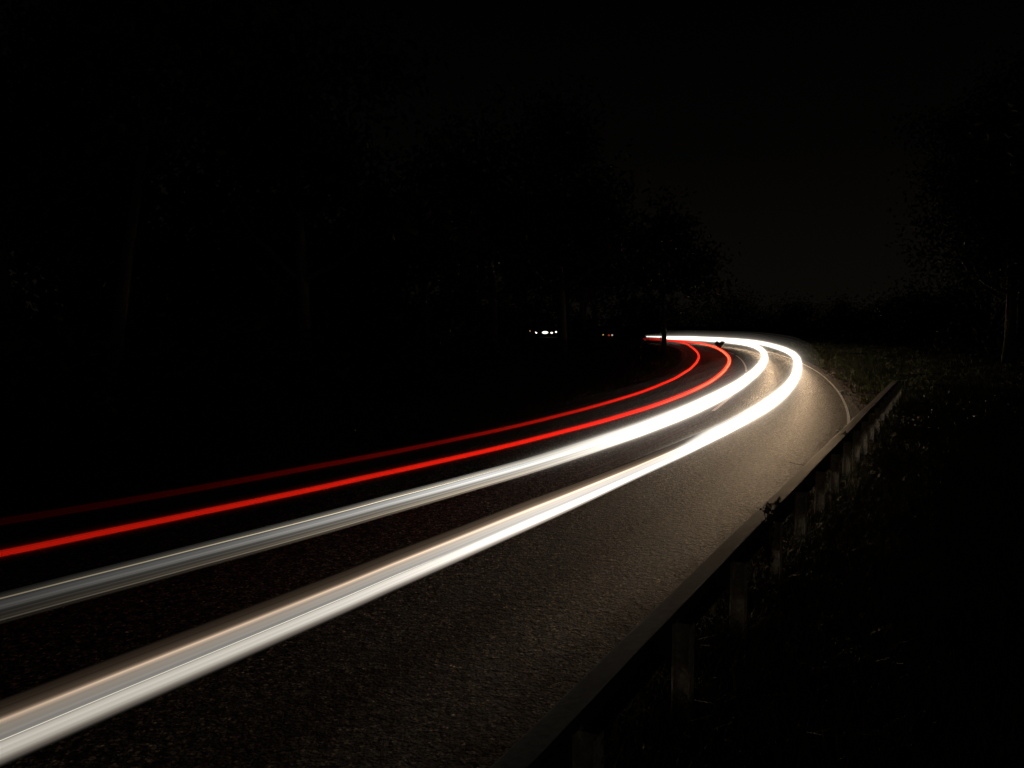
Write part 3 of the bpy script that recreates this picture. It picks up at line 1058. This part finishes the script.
put(weed(401, .82, .09, 'dark weed poking up over the top of the crash barrier', n=8, per=12, leaf=.025), *at_rail(7.4, 1.385))
brs = [(17.5, .55, .75, .7, 'bramble bush with glinting leaves behind the far half of the barrier'),
       (21.0, .2, .9, .9, 'bramble bush behind the barrier close to its far end'),
       (13.6, .75, .55, .5, 'low bramble with a few glinting leaves behind the middle of the barrier'),
       (24.5, -.7, 1.0, 1.0, 'bramble bush furthest along the slope beyond the barrier end')]
for i, (t, L, h, w, lb) in enumerate(brs):
    put(weed(420 + i, h, w, lb, 'bramble', 'bramble', 16, 16, .04, 'brambles behind the barrier'), *at_rail(t, L))

# twigs and pebbles by the road edge
def twig(label, p, a, ln, seed):
    rnd = random.Random(seed)
    root_o = None
    mb = MB()
    pts = [Vector((0, 0, .012))]
    d = Vector((math.cos(a), math.sin(a), .02))
    for k in range(6):
        d = (d + Vector((rnd.uniform(-.25, .25), rnd.uniform(-.25, .25), rnd.uniform(-.05, .07)))).normalized()
        q_ = pts[-1] + d * ln / 6
        q_.z = max(q_.z, .008)
        pts.append(q_)
    mb.tube(pts, [.009 - .0011 * k for k in range(7)], 6)
    for i in (2, 3, 5):
        e = pts[i] + Vector((rnd.uniform(-.12, .12), rnd.uniform(-.12, .12), rnd.uniform(.01, .09)))
        mb.tube([pts[i], (pts[i] + e) / 2 + Vector((0, 0, .015)), e], [.005, .004, .002], 5)
    o = mb.build('twig', M['twig'])
    o.location = (p[0], p[1], .0)
    return tag(o, label, 'twig', 'dead twigs at the road edge')


def on_road(y, off):
    return road_path.at(s_near(y), off)


twig('longest dead twig on the road edge, its tip pointing away from the barrier', (5.15, 13.1), 2.0, .75, 1)
twig('forked dead twig lying against the foot of the barrier just past the weed', (5.55, 12.4), .5, .5, 2)
twig('short dead twig further along the road edge where the white edge line meets the barrier', (7.2, 16.4), 1.2, .55, 3)


def pebble(label, p, r, seed):
    bm = bmesh.new()
    bmesh.ops.create_icosphere(bm, subdivisions=2, radius=r)
    for v_ in bm.verts:
        v_.co *= 1 + .28 * mnoise.noise(v_.co * (2.2 / r) * .4 + Vector((seed, 0, 0)))
        v_.co.z *= .6
    me = bpy.data.meshes.new('pebble')
    bm.to_mesh(me); bm.free()
    me.materials.append(M['stone'])
    o = bpy.data.objects.new('pebble', me)
    C.objects.link(o)
    z = max(0.0, float(ground_z([p])[0]))
    o.location = (p[0], p[1], z + r * .45)
    return tag(o, label, 'pebble', 'pale pebbles on the verge')


pebble('pale pebble on the dark road edge just before the white line meets the barrier', (7.35, 17.9), .05, 1)
pebble('pale pebble on the verge highest up beside the outermost white trail', (15.5, 38.5), .09, 2)
pebble('pale pebble on the verge halfway along the white edge line', (11.75, 28.4), .07, 3)
pebble('pale pebble on the verge lowest beside the white edge line', (11.3, 25.8), .05, 4)

# small dark clump between the far trails
put(weed(460, .7, .42, 'small dark leafy clump between the red and white trails at the far bend', 'leaf clump', 'leaf_clump', 14, 30, .09), 21.0, 81)
bpy.data.objects['leaf_clump'].location.z = 0

# ------------------------------------------------------------------ lamps of distant vehicles seen through the wood
def distant_lamp(x, z, y, r, w, m, label):
    """lamp: short housing with a domed lens facing the camera side"""
    root = empty('distant_lamp', (x, y, z), label, 'lamp', 'lamps of distant vehicles')
    vs, fs = [], []
    seg, rings = 14, 5
    for i in range(rings + 1):
        a = (math.pi / 2) * i / rings
        for k in range(seg):
            b = 2 * math.pi * k / seg
            vs.append((math.cos(b) * w * math.cos(a), -math.sin(a) * r * .6, math.sin(b) * r * math.cos(a)))
    for i in range(rings):
        for k in range(seg):
            k2 = (k + 1) % seg
            fs.append((i * seg + k, i * seg + k2, (i + 1) * seg + k2, (i + 1) * seg + k))
    link_mesh('lens', vs, fs, m, root, True)
    mb = MB()
    mb.tube([(0, .004, 0), (0, .2, 0)], [r * 1.05, r * .7], 14)
    for i, v_ in enumerate(mb.v):
        mb.v[i] = (v_[0] * w / r, v_[1], v_[2])
    mb.build('housing', M['post'], root, True)


for x, z, y, r, w, m, lb in (
        (3.12, 1.34, 141, 0.14, 0.14, 'lamp_amber', 'faint amber lamp at the left end of the left cluster of distant lights'),
        (4.27, 1.10, 141, 0.23, 0.21, 'lamp_white', 'white lamp second from the left in the left cluster of distant lights'),
        (5.82, 1.08, 141, 0.28, 0.63, 'lamp_white', 'widest white lamp in the middle of the left cluster of distant lights'),
        (6.98, 1.03, 141, 0.18, 0.25, 'lamp_white', 'small white lamp just right of the widest distant light'),
        (7.75, 1.18, 141, 0.18, 0.18, 'lamp_white', 'white lamp at the right end of the left cluster of distant lights'),
        (15.24, 0.76, 134, 0.13, 0.13, 'lamp_amber', 'faint yellow lamp at the left end of the right cluster of distant lights'),
        (16.21, 0.69, 134, 0.17, 0.23, 'lamp_red', 'red lamp in the right cluster of distant lights'),
        (16.75, 0.72, 134, 0.17, 0.17, 'lamp_dim', 'white lamp beside the red one in the right cluster of distant lights'),):
    distant_lamp(x, z, y, r * .78, w * .85, M[m], lb)
